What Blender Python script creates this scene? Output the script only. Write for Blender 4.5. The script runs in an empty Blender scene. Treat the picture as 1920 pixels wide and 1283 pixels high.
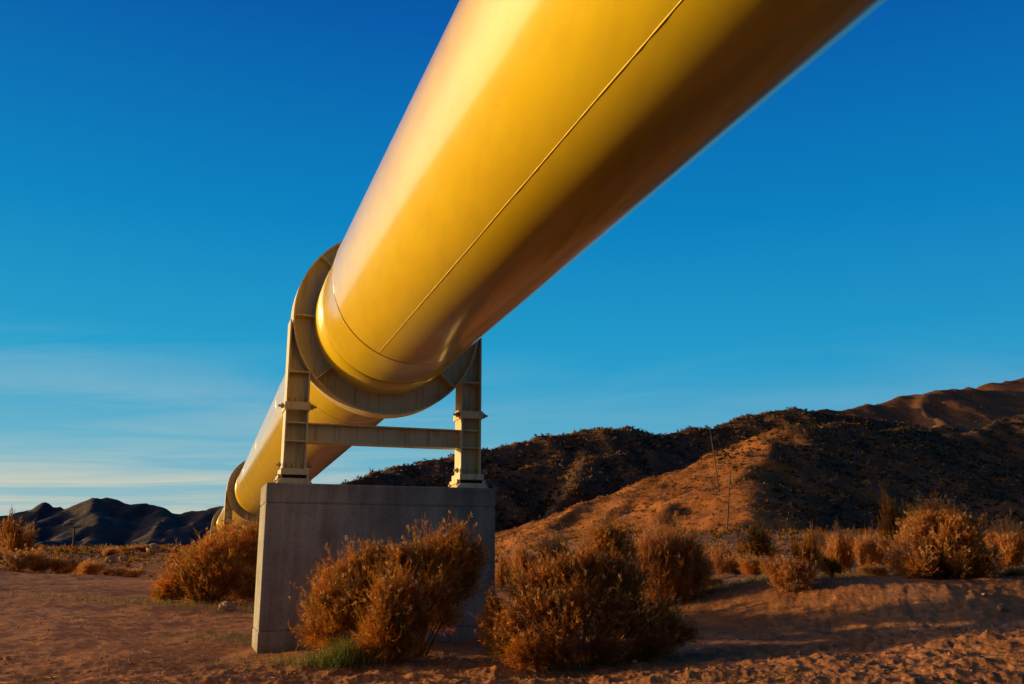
import bpy, math, random
import numpy as np
from math import sin, cos, radians, pi
D = bpy.data
scn = bpy.context.scene
col = scn.collection
rng = np.random.default_rng(7)

# ------------------------------------------------------------------ camera
F = 1800.0
PITCH = math.atan((1060 - 641.5) / F)
CAM = np.array([0, 0, 1.6])
FW = np.array([0, cos(PITCH), sin(PITCH)]); UP = np.array([0, -sin(PITCH), cos(PITCH)])
cam = D.cameras.new('camera'); cam.sensor_width = 36; cam.lens = 36 * F / 1920
cam.clip_start = 0.05; cam.clip_end = 20000
camo = D.objects.new('camera', cam); col.objects.link(camo)
camo.location = CAM; camo.rotation_euler = (radians(90) + PITCH, 0, 0)
scn.camera = camo

def pt(px, py, Y):                       # survey helper: sight line of the photo -> world point at distance Y
    r = FW + (px - 960) / F * np.array([1, 0, 0]) + (641.5 - py) / F * UP
    return CAM + r * (Y / r[1])

# ------------------------------------------------------------------ noise
def _h(ix, iy, s):
    n = (ix.astype(np.int64) * 374761393 + iy.astype(np.int64) * 668265263 + s * 1442695041) & 0xffffffff
    n = ((n ^ (n >> 13)) * 1274126177) & 0xffffffff
    n = ((n ^ (n >> 16)) * 2246822519) & 0xffffffff
    return ((n ^ (n >> 15)) & 0xffff) / 65535.0 * 2 * pi
def noise(x, y, s=0):
    x = np.asarray(x, float); y = np.asarray(y, float)
    ix = np.floor(x); iy = np.floor(y); fx = x - ix; fy = y - iy
    u = fx * fx * fx * (fx * (fx * 6 - 15) + 10); v = fy * fy * fy * (fy * (fy * 6 - 15) + 10)
    def g(a, b):
        t = _h(ix + a, iy + b, s); return np.cos(t) * (fx - a) + np.sin(t) * (fy - b)
    return ((g(0, 0) * (1 - u) + g(1, 0) * u) * (1 - v) + (g(0, 1) * (1 - u) + g(1, 1) * u) * v) * 1.5
def fbm(x, y, o=4, s=0, gain=.5):
    r = 0; a = 1; f = 1
    for i in range(o):
        r = r + a * noise(x * f + 17.3 * i, y * f - 9.1 * i, s + i); a *= gain; f *= 2.03
    return r
def sstep(a, b, x):
    t = np.clip((x - a) / (b - a), 0, 1); return t * t * (3 - 2 * t)

# ------------------------------------------------------------------ ground height
def ground(x, y, fine=True):
    x = np.asarray(x, float); y = np.asarray(y, float)
    d = np.hypot(x, y)
    h = .13 + .14 * sstep(13.5, 17, y)
    # bank that climbs to the left, grazed by the sun
    lf = np.clip(-x - 4.5, 0, 45)
    h = h + .055 * lf * sstep(-30, 4, y) * (1 - sstep(70, 130, y) * .5)
    # lip at the end of the bank
    h = h - .35 * sstep(44, 56, y) * sstep(-12, -20, x) * (1 - sstep(56, 100, y))
    # right-hand berm catching the light
    edge = 19.8 + .45 * np.sin(x * .42 + .4) + .8 * noise(x * .16, y * .08, 3) + 2.0 * sstep(8, 2, x)
    h = h + (.86 * sstep(edge, edge + 3.8, y)) * sstep(-1.5, 6, x)
    h = h + .034 * np.clip(x - 4, 0, 11) * sstep(20, 24, y) * (1 - sstep(40, 60, y))
    h = h + .10 * np.clip(x - 1.0, 0, 7) * (1 - sstep(14.5, 17, y)) * sstep(8, 12, y)
    # shallow wash in front of it
    h = h - .10 * np.exp(-((y - 17.5) / 1.8) ** 2) * sstep(1, 6, x)
    # climb towards the hills
    h = h + sstep(46, 115, y) * 4.1 * sstep(-8, 18, x) + sstep(46, 160, y) * 2.6 * (1 - sstep(-8, 18, x))
    h = h + .35 * fbm(x / 26, y / 26, 3, 5) * sstep(22, 60, d)
    h = h + .05 * fbm(x / 3.1, y / 4.2, 3, 11) * sstep(5, 14, d)
    # disturbed soil in the foreground strip
    if fine:
        m = sstep(8, 11, y) * (1 - sstep(14.6, 16.2, y - .10 * x))
        m = m * (.35 + .65 * sstep(-6, -1.5, x))
        n1 = fbm(x / .55, y / .75, 4, 21)
        h = h + .05 * m * (np.abs(n1) - .2) + .05 * m * fbm(x / 2.4, y / .55, 3, 23) + .028 * m * np.clip(fbm(x / .16, y / .2, 3, 31, .6), -.1, 1)
        m2 = sstep(10, 13, y) * (1 - sstep(60, 90, y))
        h = h + .016 * m2 * fbm(x / .5, y / .6, 4, 41)
        b = sstep(18, 20, y) * (1 - sstep(48, 60, y)) * sstep(3, 7, x)
        h = h + .05 * b * fbm(x / 1.6, y / 1.6, 5, 51, .6) + .02 * b * np.abs(fbm(x / .35, y / .5, 3, 55))
        # wheel ruts swinging across the left
        for (cx, cy, r) in ((-26, 2, 17.2), (-26, 2, 18.9), (-30, -6, 27.0), (-30, -6, 28.8)):
            q = np.hypot(x - cx, y - cy) - r - .25 * noise(x / 4, y / 4, 8)
            h = h - .07 * np.exp(-(q / .22) ** 2) + .035 * np.exp(-((np.abs(q) - .36) / .13) ** 2)
    return h
def gz(x, y): return float(ground(np.array([x]), np.array([y]), False)[0])

# ------------------------------------------------------------------ object helpers
def link(o, parent=None):
    col.objects.link(o)
    if parent is not None: o.parent = parent
    return o
def tag(o, label=None, cat=None, group=None, kind=None):
    if label: o['label'] = label
    if cat: o['category'] = cat
    if group: o['group'] = group
    if kind: o['kind'] = kind
    return o
def empty(name, loc, rz=0):
    o = D.objects.new(name, None); o.empty_display_size = .3
    o.location = loc; o.rotation_euler = (0, 0, rz); return link(o)
def npmesh(name, V, Fc, mat, parent=None, smooth=False, tint=None):
    V = np.asarray(V, np.float32); Fc = np.asarray(Fc, np.int32)
    me = D.meshes.new(name); k = Fc.shape[1]
    me.vertices.add(len(V)); me.vertices.foreach_set('co', V.ravel())
    me.loops.add(Fc.size); me.loops.foreach_set('vertex_index', Fc.ravel())
    me.polygons.add(len(Fc)); me.polygons.foreach_set('loop_start', np.arange(len(Fc), dtype=np.int32) * k)
    me.update(calc_edges=True); me.validate()
    me.polygons.foreach_set('use_smooth', np.full(len(me.polygons), smooth))
    if tint is not None:
        a = me.color_attributes.new('tint', 'FLOAT_COLOR', 'POINT')
        c = np.ones((len(V), 4), np.float32); c[:, :3] = tint; a.data.foreach_set('color', c.ravel())
    me.materials.append(mat)
    return link(D.objects.new(name, me), parent)

class MB:
    def __init__(s): s.v = []; s.f = []; s.sm = []
    def add(s, vs, fs, sm=False):
        n = len(s.v); s.v += [tuple(map(float, p)) for p in vs]; s.f += [tuple(i + n for i in f) for f in fs]; s.sm += [sm] * len(fs)
    def box(s, x0, x1, y0, y1, z0, z1):
        s.add([(x, y, z) for z in (z0, z1) for y in (y0, y1) for x in (x0, x1)],
              [(0, 2, 3, 1), (4, 5, 7, 6), (0, 1, 5, 4), (2, 6, 7, 3), (0, 4, 6, 2), (1, 3, 7, 5)])
    def prism(s, poly, y0, y1):          # polygon in xz, counter-clockwise seen from -y
        n = len(poly)
        s.add([(x, y0, z) for x, z in poly] + [(x, y1, z) for x, z in poly],
              [tuple(range(n)), tuple(range(2 * n - 1, n - 1, -1))] + [(i, i + n, (i + 1) % n + n, (i + 1) % n) for i in range(n)])
    def tube(s, pts, rad, n=12, closed=False, cap=True):
        pts = [np.array(p, float) for p in pts]; m = len(pts)
        rad = rad if hasattr(rad, '__len__') else [rad] * m
        vs = []; 
        for i, p in enumerate(pts):
            if closed: t = pts[(i + 1) % m] - pts[i - 1]
            else: t = pts[min(i + 1, m - 1)] - pts[max(i - 1, 0)]
            t /= np.linalg.norm(t); r = np.array([0, 0, 1.]) if abs(t[2]) < .9 else np.array([1., 0, 0])
            a = np.cross(t, r); a /= np.linalg.norm(a); b = np.cross(a, t)
            vs += [p + rad[i] * (cos(2 * pi * k / n) * a + sin(2 * pi * k / n) * b) for k in range(n)]
        fs = []
        for i in range(m if closed else m - 1):
            for k in range(n):
                fs.append((i * n + k, ((i + 1) % m) * n + k, ((i + 1) % m) * n + (k + 1) % n, i * n + (k + 1) % n))
        s.add(vs, fs, True)
        if cap and not closed:
            k = len(s.v) - m * n
            s.f.append(tuple(range(k, k + n))); s.f.append(tuple(range(k + (m - 1) * n + n - 1, k + (m - 1) * n - 1, -1))); s.sm += [False, False]
    def lathe(s, prof, n=96, sm=False):  # prof of (radius, y), axis y through origin, closed profile
        m = len(prof); vs = [(r * cos(2 * pi * k / n), y, r * sin(2 * pi * k / n)) for k in range(n) for r, y in prof]
        s.add(vs, [(k * m + i, k * m + (i + 1) % m, ((k + 1) % n) * m + (i + 1) % m, ((k + 1) % n) * m + i) for k in range(n) for i in range(m)], sm)
    def build(s, name, mat, parent=None, bevel=0, z0=0):
        me = D.meshes.new(name); me.from_pydata([(x, y, z + z0) for x, y, z in s.v], [], s.f); me.update()
        me.polygons.foreach_set('use_smooth', s.sm); me.materials.append(mat)
        o = link(D.objects.new(name, me), parent)
        if bevel:
            b = o.modifiers.new('bevel', 'BEVEL'); b.width = bevel; b.segments = 2; b.limit_method = 'ANGLE'; b.angle_limit = radians(40)
        return o

def copy_tree(o, parent=None):
    c = o.copy(); col.objects.link(c)
    if parent is not None: c.parent = parent
    for ch in list(o.children): copy_tree(ch, c)
    return c

# ------------------------------------------------------------------ materials
def mat(name):
    m = D.materials.new(name); m.use_nodes = True; nt = m.node_tree; b = nt.nodes['Principled BSDF']; return m, nt, b
def N(nt, t, **k):
    n = nt.nodes.new(t)
    for a, v in k.items():
        if a in n.inputs: n.inputs[a].default_value = v
        else: setattr(n, a, v)
    return n
def ramp(nt, fac, stops, interp='LINEAR'):
    r = nt.nodes.new('ShaderNodeValToRGB'); e = r.color_ramp.elements; r.color_ramp.interpolation = interp
    while len(e) < len(stops): e.new(.5)
    for i, (p, c) in enumerate(stops): e[i].position = p; e[i].color = tuple(c) + (1,)
    nt.links.new(fac, r.inputs['Fac']); return r.outputs['Color']
def mixc(nt, fac, a, b, bt='MIX'):
    m = nt.nodes.new('ShaderNodeMix'); m.data_type = 'RGBA'; m.blend_type = bt
    for s, v in ((0, fac), (6, a), (7, b)):
        if hasattr(v, 'links'): nt.links.new(v, m.inputs[s])
        else: m.inputs[s].default_value = v if s == 0 else (tuple(v) + (1,))[:4]
    return m.outputs[2]
def coords(nt, scale=(1, 1, 1), kind='Object'):
    tc = nt.nodes.new('ShaderNodeTexCoord'); mp = nt.nodes.new('ShaderNodeMapping'); mp.inputs['Scale'].default_value = scale
    nt.links.new(tc.outputs[kind], mp.inputs['Vector']); return mp.outputs['Vector']
def nz(nt, vec, scale, detail=4, rough=.55):
    n = N(nt, 'ShaderNodeTexNoise', Scale=scale, Detail=detail, Roughness=rough); nt.links.new(vec, n.inputs['Vector']); return n.outputs['Fac']
def bump(nt, b, h, strength, dist, prev=None):
    n = N(nt, 'ShaderNodeBump', Strength=strength, Distance=dist); nt.links.new(h, n.inputs['Height'])
    if prev is not None: nt.links.new(prev, n.inputs['Normal'])
    nt.links.new(n.outputs['Normal'], b.inputs['Normal']); return n.outputs['Normal']

def m_pipe():
    m, nt, b = mat('yellow_enamel'); v = coords(nt)
    c = ramp(nt, nz(nt, v, .7, 5, .6), [(.3, (.90, .60, .008)), (.7, (.95, .68, .014))])
    c = mixc(nt, ramp(nt, nz(nt, coords(nt, (6, .5, 6)), 1.1, 4), [(.45, (0, 0, 0)), (.75, (.22, .22, .22))]), c, (.6, .37, .03))
    nt.links.new(c, b.inputs['Base Color'])
    nt.links.new(ramp(nt, nz(nt, v, 2.5, 3), [(.3, (.30,) * 3), (.7, (.38,) * 3)]), b.inputs['Roughness'])
    b.inputs['Coat Weight'].default_value = 1.0; b.inputs['Coat Roughness'].default_value = .15; b.inputs['Coat IOR'].default_value = 1.6
    bump(nt, b, nz(nt, v, .55, 2), .22, .03)
    return m
def m_steel():
    m, nt, b = mat('cream_painted_steel'); v = coords(nt)
    c = ramp(nt, nz(nt, v, 1.3, 5), [(.3, (.68, .59, .33)), (.7, (.78, .67, .38))])
    st = ramp(nt, nz(nt, coords(nt, (14, 14, .9)), 1.0, 3), [(.50, (0, 0, 0)), (.74, (.6, .6, .6))])
    c = mixc(nt, st, c, (.34, .22, .09))
    nt.links.new(c, b.inputs['Base Color']); b.inputs['Roughness'].default_value = .42
    bump(nt, b, nz(nt, v, 30, 2), .1, .004)
    return m
def m_concrete():
    m, nt, b = mat('board_cast_concrete'); v = coords(nt)
    c = ramp(nt, nz(nt, v, 1.1, 6, .65), [(.28, (.22, .215, .175)), (.48, (.36, .35, .29)), (.56, (.42, .405, .34)), (.74, (.52, .50, .42))])
    st = ramp(nt, nz(nt, coords(nt, (3.2, 3.2, .22)), 1.3, 5), [(.42, (0, 0, 0)), (.72, (.7, .7, .7))])
    c = mixc(nt, st, c, (.15, .125, .095))
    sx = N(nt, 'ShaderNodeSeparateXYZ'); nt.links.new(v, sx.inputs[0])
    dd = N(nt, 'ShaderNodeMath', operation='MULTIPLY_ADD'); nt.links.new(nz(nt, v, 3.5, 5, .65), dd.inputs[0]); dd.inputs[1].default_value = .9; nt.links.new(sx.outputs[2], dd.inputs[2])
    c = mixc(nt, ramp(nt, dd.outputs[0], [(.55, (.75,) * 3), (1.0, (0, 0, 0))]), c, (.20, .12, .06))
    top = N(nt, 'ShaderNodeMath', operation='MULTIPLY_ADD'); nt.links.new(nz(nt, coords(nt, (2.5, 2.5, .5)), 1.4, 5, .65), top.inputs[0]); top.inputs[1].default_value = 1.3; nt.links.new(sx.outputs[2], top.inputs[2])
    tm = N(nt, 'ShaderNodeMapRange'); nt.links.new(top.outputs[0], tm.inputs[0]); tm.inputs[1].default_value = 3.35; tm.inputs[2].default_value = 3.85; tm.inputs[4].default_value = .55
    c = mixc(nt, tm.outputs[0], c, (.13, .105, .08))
    sp = ramp(nt, nz(nt, v, 38, 3), [(.35, (.8,) * 3), (.6, (1.03,) * 3)])
    c = mixc(nt, 1.0, c, sp, 'MULTIPLY')
    nt.links.new(c, b.inputs['Base Color']); b.inputs['Roughness'].default_value = .85
    p = bump(nt, b, nz(nt, v, 60, 3), .35, .006)
    bump(nt, b, nz(nt, v, 5, 4), .3, .02, p)
    return m
def m_soil(name, cs, scale=1.0, bs=1.0):
    m, nt, b = mat(name); v = coords(nt)
    c = ramp(nt, nz(nt, v, .16 * scale, 6, .6), [(.3, cs[0]), (.55, cs[1]), (.75, cs[2])])
    g = ramp(nt, nz(nt, v, 5.5 * scale, 6, .7), [(.3, (.55,) * 3), (.55, (1.0,) * 3), (.75, (1.3,) * 3)])
    c = mixc(nt, 1.0, c, g, 'MULTIPLY')
    vo = N(nt, 'ShaderNodeTexVoronoi', Scale=9 * scale); nt.links.new(v, vo.inputs['Vector'])
    k = ramp(nt, vo.outputs['Distance'], [(.06, (.5,) * 3), (.16, (0, 0, 0))])
    k = mixc(nt, 1.0, k, ramp(nt, nz(nt, v, .8 * scale, 4), [(.48, (0, 0, 0)), (.62, (1, 1, 1))]), 'MULTIPLY')
    c = mixc(nt, k, c, (.40, .25, .13))
    if name == 'hillside_soil':  # shade right of the spur painted into the soil colour
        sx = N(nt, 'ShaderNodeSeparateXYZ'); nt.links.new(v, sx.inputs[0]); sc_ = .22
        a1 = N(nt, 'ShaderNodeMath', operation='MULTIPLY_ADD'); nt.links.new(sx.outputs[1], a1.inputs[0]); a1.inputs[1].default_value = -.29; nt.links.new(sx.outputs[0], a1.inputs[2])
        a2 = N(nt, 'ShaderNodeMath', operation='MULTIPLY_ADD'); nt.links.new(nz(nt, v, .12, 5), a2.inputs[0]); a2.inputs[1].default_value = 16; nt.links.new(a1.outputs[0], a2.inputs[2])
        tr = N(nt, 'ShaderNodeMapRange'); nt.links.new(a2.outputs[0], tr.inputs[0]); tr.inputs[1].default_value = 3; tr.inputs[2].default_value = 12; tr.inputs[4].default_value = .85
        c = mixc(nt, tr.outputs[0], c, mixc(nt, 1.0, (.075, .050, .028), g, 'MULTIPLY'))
    if name == 'desert_soil':  # unseen ground near the camera darkened to cut bounce onto the pipe underside
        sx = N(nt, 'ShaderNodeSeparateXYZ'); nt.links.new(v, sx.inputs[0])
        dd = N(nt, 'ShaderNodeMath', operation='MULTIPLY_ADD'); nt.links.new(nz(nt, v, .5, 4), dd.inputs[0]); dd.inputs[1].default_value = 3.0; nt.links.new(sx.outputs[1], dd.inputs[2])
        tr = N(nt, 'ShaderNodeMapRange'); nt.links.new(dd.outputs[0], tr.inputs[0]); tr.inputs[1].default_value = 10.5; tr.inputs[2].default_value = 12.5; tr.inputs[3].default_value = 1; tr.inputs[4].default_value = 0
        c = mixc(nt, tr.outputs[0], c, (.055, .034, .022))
    nt.links.new(c, b.inputs['Base Color']); b.inputs['Roughness'].default_value = .95
    b.inputs['Specular IOR Level'].default_value = .15
    p = bump(nt, b, nz(nt, v, 14 * scale, 5, .7), .55 * bs, .03 / scale)
    bump(nt, b, nz(nt, v, 2.2 * scale, 4, .6), .5 * bs, .12 / scale, p)
    return m
def m_leaf(name, trans=.35, rough=.7, gain=1.0):
    m, nt, b = mat(name)
    a = N(nt, 'ShaderNodeVertexColor'); a.layer_name = 'tint'
    c = mixc(nt, 1.0, a.outputs['Color'], (gain,) * 3, 'MULTIPLY')
    nt.links.new(c, b.inputs['Base Color']); b.inputs['Roughness'].default_value = rough
    b.inputs['Specular IOR Level'].default_value = .1
    t = nt.nodes.new('ShaderNodeBsdfTranslucent'); nt.links.new(c, t.inputs['Color'])
    mx = nt.nodes.new('ShaderNodeMixShader'); mx.inputs[0].default_value = trans
    nt.links.new(b.outputs[0], mx.inputs[1]); nt.links.new(t.outputs[0], mx.inputs[2])
    nt.links.new(mx.outputs[0], nt.nodes['Material Output'].inputs[0])
    return m
def m_plain(name, c, rough=.7, metal=0, var=.25, sc=8):
    m, nt, b = mat(name); v = coords(nt)
    k = ramp(nt, nz(nt, v, sc, 4), [(.3, tuple(x * (1 - var) for x in c)), (.7, tuple(x * (1 + var) for x in c))])
    nt.links.new(k, b.inputs['Base Color']); b.inputs['Roughness'].default_value = rough; b.inputs['Metallic'].default_value = metal
    bump(nt, b, nz(nt, v, sc * 4, 3), .3, .01)
    return m

PIPE = m_pipe(); STEEL = m_steel(); CONC = m_concrete()
SOIL = m_soil('desert_soil', ((.27, .115, .045), (.46, .19, .065), (.60, .29, .125)))
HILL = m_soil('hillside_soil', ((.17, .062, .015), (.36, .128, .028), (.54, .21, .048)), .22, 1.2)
HILLF = m_soil('bare_ridge_soil', ((.16, .068, .027), (.22, .098, .038), (.29, .14, .058)), .07, .8)
HILLB = m_soil('shade_toned_hillside_soil', ((.09, .044, .022), (.14, .068, .033), (.21, .105, .05)), .22, 1.2)  # darker copy of the hillside soil, the hill's shade is in the colour
MOUNT = m_soil('mountain_rock', ((.062, .052, .050), (.088, .070, .063), (.12, .092, .078)), .03, 1.0)  # shade and slight haze of the far range are in this tone
LEAF = m_leaf('dry_brush_leaf', .5); STEM = m_plain('brush_stem', (.11, .07, .04), .9, 0, .3, 20)
GRASS = m_leaf('grass_blade', .45)
WOOD = m_plain('weathered_pole_wood', (.10, .065, .045), .9, 0, .3, 6)
WIRE = m_plain('wire_metal', (.12, .11, .11), .5, .6, .1, 4)
ROCK = m_plain('rock_surface', (.34, .20, .11), .9, 0, .35, 6)
GRAV = m_plain('gravel_surface', (.32, .17, .085), .9, 0, .4, 3)
BEAR = m_plain('dark_bearing_rubber', (.03, .026, .022), .8, 0, .2, 20)
BOLT = m_plain('bolt_steel', (.42, .28, .14), .5, .3, .3, 30)

# ------------------------------------------------------------------ ground sheet
def build_ground():
    th = np.concatenate([np.radians(np.linspace(-36, 36, 960)), np.radians(np.linspace(36, 324, 150)[1:-1])])
    r = np.concatenate([[.25, .6, 1.2, 2, 3, 4, 5, 6, 7, 8], np.geomspace(9, 60, 330), np.geomspace(60, 9000, 200)[1:]])
    T, R = np.meshgrid(th, r); X = R * np.sin(T); Y = R * np.cos(T); Z = ground(X, Y)
    n, k = len(r), len(th)
    V = np.stack([X, Y, Z], -1).reshape(-1, 3); V = np.vstack([V, [0, 0, gz(0, 0)]])
    i = np.arange(n - 1)[:, None]; j = np.arange(k)[None, :]; jn = (j + 1) % k
    Q = np.stack([i * k + j, i * k + jn, (i + 1) * k + jn, (i + 1) * k + j], -1).reshape(-1, 4)[:, ::-1]
    c = len(V) - 1; jj = np.arange(k)
    T3 = np.stack([np.full(k, c), jj, (jj + 1) % k, (jj + 1) % k], -1)
    V = V[:]; o = npmesh('ground', V, Q, SOIL, smooth=True)
    tag(o, kind='structure')
build_ground()

# ------------------------------------------------------------------ hills
def seg_field(X, Y, pts, slope, conc=0.0):
    best = np.full(X.shape, -1e9)
    for a, b in zip(pts[:-1], pts[1:]):
        dx, dy = b[0] - a[0], b[1] - a[1]; L = dx * dx + dy * dy + 1e-9
        t = np.clip(((X - a[0]) * dx + (Y - a[1]) * dy) / L, 0, 1)
        d = np.hypot(X - a[0] - t * dx, Y - a[1] - t * dy)
        rr = 1.5
        h = a[2] + t * (b[2] - a[2]) - slope * (np.sqrt(d * d + rr * rr) - rr) * (1 - conc * np.clip(d / 120, 0, 1))
        best = np.maximum(best, h)
    return best
def hill(name, ridges, slope, rect, res, matl, rough, fw, seed, conc=.15, gul=1.0, sub=-3):
    xs = np.arange(rect[0], rect[1], res); ys = np.arange(rect[2], rect[3], res)
    X, Y = np.meshgrid(xs, ys)
    WX = X + fw * .25 * fbm(X / fw, Y / fw, 3, seed + 70); WY = Y + fw * .25 * fbm(X / fw, Y / fw, 3, seed + 90)
    Z = np.full(X.shape, -1e9); crest = np.full(X.shape, -1e9)
    for i, rd in enumerate(ridges):
        pts = [tuple(pt(*p)) for p in rd[0]] if not isinstance(rd[0][0], np.ndarray) else rd[0]
        sl = rd[1] if len(rd) > 1 else slope
        wx, wy = (X * .5 + WX * .5, Y * .5 + WY * .5)
        Z = np.maximum(Z, seg_field(wx, wy, pts, sl, conc)); crest = np.maximum(crest, seg_field(X, Y, pts, sl, conc))
    n = 1 - np.abs(fbm(X / fw, Y / (fw * 1.4), 4, seed)) * 2
    Z = Z + rough * (n - .6) * gul + rough * .25 * fbm(X / (fw * .18), Y / (fw * .18), 4, seed + 5)
    Z = np.where(Z > -8, Z, -8)
    n_, k = X.shape
    V = np.stack([X, Y, Z], -1).reshape(-1, 3)
    i = np.arange(n_ - 1)[:, None]; j = np.arange(k - 1)[None, :]
    Q = np.stack([i * k + j, i * k + j + 1, (i + 1) * k + j + 1, (i + 1) * k + j], -1).reshape(-1, 4)
    keep = Z.reshape(-1)[Q].max(1) > sub
    o = npmesh(name, V, Q[keep], matl, smooth=True); tag(o, kind='structure')
    def hz(x, y):
        fx = (np.asarray(x) - xs[0]) / res; fy = (np.asarray(y) - ys[0]) / res
        ix = np.clip(fx.astype(int), 0, k - 2); iy = np.clip(fy.astype(int), 0, n_ - 2); u = fx - ix; v = fy - iy
        return (Z[iy, ix] * (1 - u) + Z[iy, ix + 1] * u) * (1 - v) + (Z[iy + 1, ix] * (1 - u) + Z[iy + 1, ix + 1] * u) * v
    return hz

A_sp = [(1545, 790, 210), (1480, 800, 198), (1432, 838, 175), (1405, 890, 150), (1392, 950, 128), (1400, 1015, 106)]
A_cr = [(1545, 790, 210), (1618, 799, 230), (1686, 804, 248), (1777, 816, 268), (1845, 802, 280), (1925, 774, 290), (2050, 745, 300), (2300, 720, 315)]
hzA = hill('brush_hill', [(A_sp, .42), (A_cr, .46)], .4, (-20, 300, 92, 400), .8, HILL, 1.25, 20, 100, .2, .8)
B_cr = [(560, 960, 205), (640, 911, 215), (700, 889, 225), (760, 871, 235), (850, 851, 248), (905, 846, 255), (1020, 821, 270), (1100, 801, 280), (1160, 796, 288), (1240, 808, 297),
        (1290, 806, 303), (1330, 799, 308), (1390, 786, 315), (1440, 773, 322), (1520, 770, 330), (1600, 785, 335), (1750, 800, 345)]
B_s1 = [(1150, 797, 287), (1100, 835, 262), (1085, 870, 245), (1050, 925, 222), (1020, 980, 205)]
B_s2 = [(905, 846, 255), (880, 890, 230), (850, 930, 212)]
B_s3 = [(1400, 780, 317), (1385, 815, 296), (1350, 860, 275)]
B_s4 = [(1020, 821, 270), (985, 870, 248), (940, 950, 218)]
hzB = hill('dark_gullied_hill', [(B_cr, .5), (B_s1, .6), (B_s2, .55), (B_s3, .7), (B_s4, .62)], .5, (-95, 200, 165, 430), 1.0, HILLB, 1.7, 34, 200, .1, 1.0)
C_cr = [(1300, 830, 400), (1390, 795, 415), (1470, 783, 430), (1540, 771, 445), (1640, 755, 470), (1700, 742, 485), (1760, 731, 500), (1850, 727, 525), (1920, 733, 545), (2060, 740, 580), (2300, 760, 640)]
C_sp = [(1752, 732, 498), (1736, 752, 470), (1742, 778, 440), (1765, 808, 405)]
hzC = hill('bare_ridge', [(C_cr, .5), (C_sp, .6)], .5, (60, 480, 320, 740), 2.0, HILLF, 2.0, 60, 300, .1, .7)
D_cr = [(1700, 770, 700), (1780, 745, 700), (1840, 726, 700), (1893, 711, 700), (1920, 706, 705), (2000, 690, 720), (2200, 680, 740), (2500, 700, 760)]
hill('far_ridge', [(D_cr, .5)], .5, (200, 800, 560, 900), 4.0, HILLF, 4.0, 90, 400, .1, .7)
M_cr = [(-900, 880, 1500), (-500, 890, 1500), (-200, 930, 1500), (-60, 972, 1500), (0, 970, 1500), (38, 960, 1500), (62, 950, 1500), (86, 943, 1500), (104, 948, 1500), (122, 945, 1500), (136, 952, 1500),
        (150, 944, 1500), (170, 942, 1500), (190, 934, 1500), (205, 934, 1500), (240, 941, 1500), (265, 944, 1500), (296, 947, 1500), (318, 955, 1500), (335, 958, 1500),
        (360, 954, 1500), (385, 957, 1500), (400, 952, 1500), (420, 949, 1500), (470, 957, 1500), (560, 975, 1500), (700, 1000, 1500)]
M_s = [([(192, 934, 1500), (182, 955, 1430), (172, 985, 1350), (165, 1010, 1270)], .5), ([(136, 952, 1500), (118, 962, 1450), (75, 975, 1400), (30, 1000, 1300)], .6),
       ([(300, 947, 1500), (310, 985, 1380), (300, 1005, 1310), (250, 1030, 1230)], .5), ([(400, 952, 1500), (350, 990, 1380), (300, 1020, 1270)], .5),
       ([(150, 985, 1350), (110, 1012, 1270), (70, 1030, 1200)], .5)]
hill('mountain_range', [(M_cr, .55)] + M_s, .55, (-1700, -100, 1050, 1850), 5.5, MOUNT, 8.5, 110, 500, .1, .8, sub=-2)

# ------------------------------------------------------------------ pipeline
RAD = 1.33
R1 = np.array([-2.35, 17.459, 5.993]); dB = np.array([-.3079, .9513, -.0132])
rings = [R1, np.array([-13.345, 51.46, 5.51]), np.array([-24.45, 85.42, 5.10]), np.array([-35.555, 119.41, 4.64])]
MIT = np.array([-1.518, 14.70, 5.986]); DA = np.array([.32592, -.94495, .02917])
path = [MIT + DA * 150, MIT + DA * 9, MIT] + rings + [rings[3] + (rings[3] - rings[0]) / 3 * k for k in (1, 2, 3)]
def mitre_rings(path, rad, ang):
    out = []
    for i, p in enumerate(path):
        a = path[i] - path[i - 1] if i else path[1] - path[0]
        b = path[i + 1] - path[i] if i < len(path) - 1 else a
        a = a / np.linalg.norm(a); b = b / np.linalg.norm(b); t = (a + b); t /= np.linalg.norm(t)
        sx = np.cross(a, (0, 0, 1.)); sx /= np.linalg.norm(sx); sz = np.cross(sx, a)
        q = []
        for th in ang:
            e = sx * cos(th) + sz * sin(th); r0 = p + e * rad
            q.append(r0 - a * ((r0 - p) @ t) / (a @ t))
        out.append(q)
    return out
pipeline = tag(empty('pipeline', tuple(R1)), 'huge glossy yellow steel pipe running overhead and away down the valley', 'pipeline')
def P(p): return tuple(np.array(p) - R1)
def pipe_part(name, path, rad, n=160):
    ang = [2 * pi * k / n for k in range(n)]; rg = mitre_rings(path, rad, ang)
    m = MB(); m.add([P(q) for r in rg for q in r], [(i * n + k, i * n + (k + 1) % n, (i + 1) * n + (k + 1) % n, (i + 1) * n + k) for i in range(len(rg) - 1) for k in range(n)], True)
    return m.build(name, PIPE, pipeline)
def sub(a, b, n): return [a + (b - a) * k / n for k in range(n)]
pipe_part('pipe_barrel', [path[0]] + sub(path[1], MIT, 1) + [MIT], RAD).name = 'pipe_barrel'
pipe_part('pipe_barrel', [MIT] + path[3:], RAD)
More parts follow.
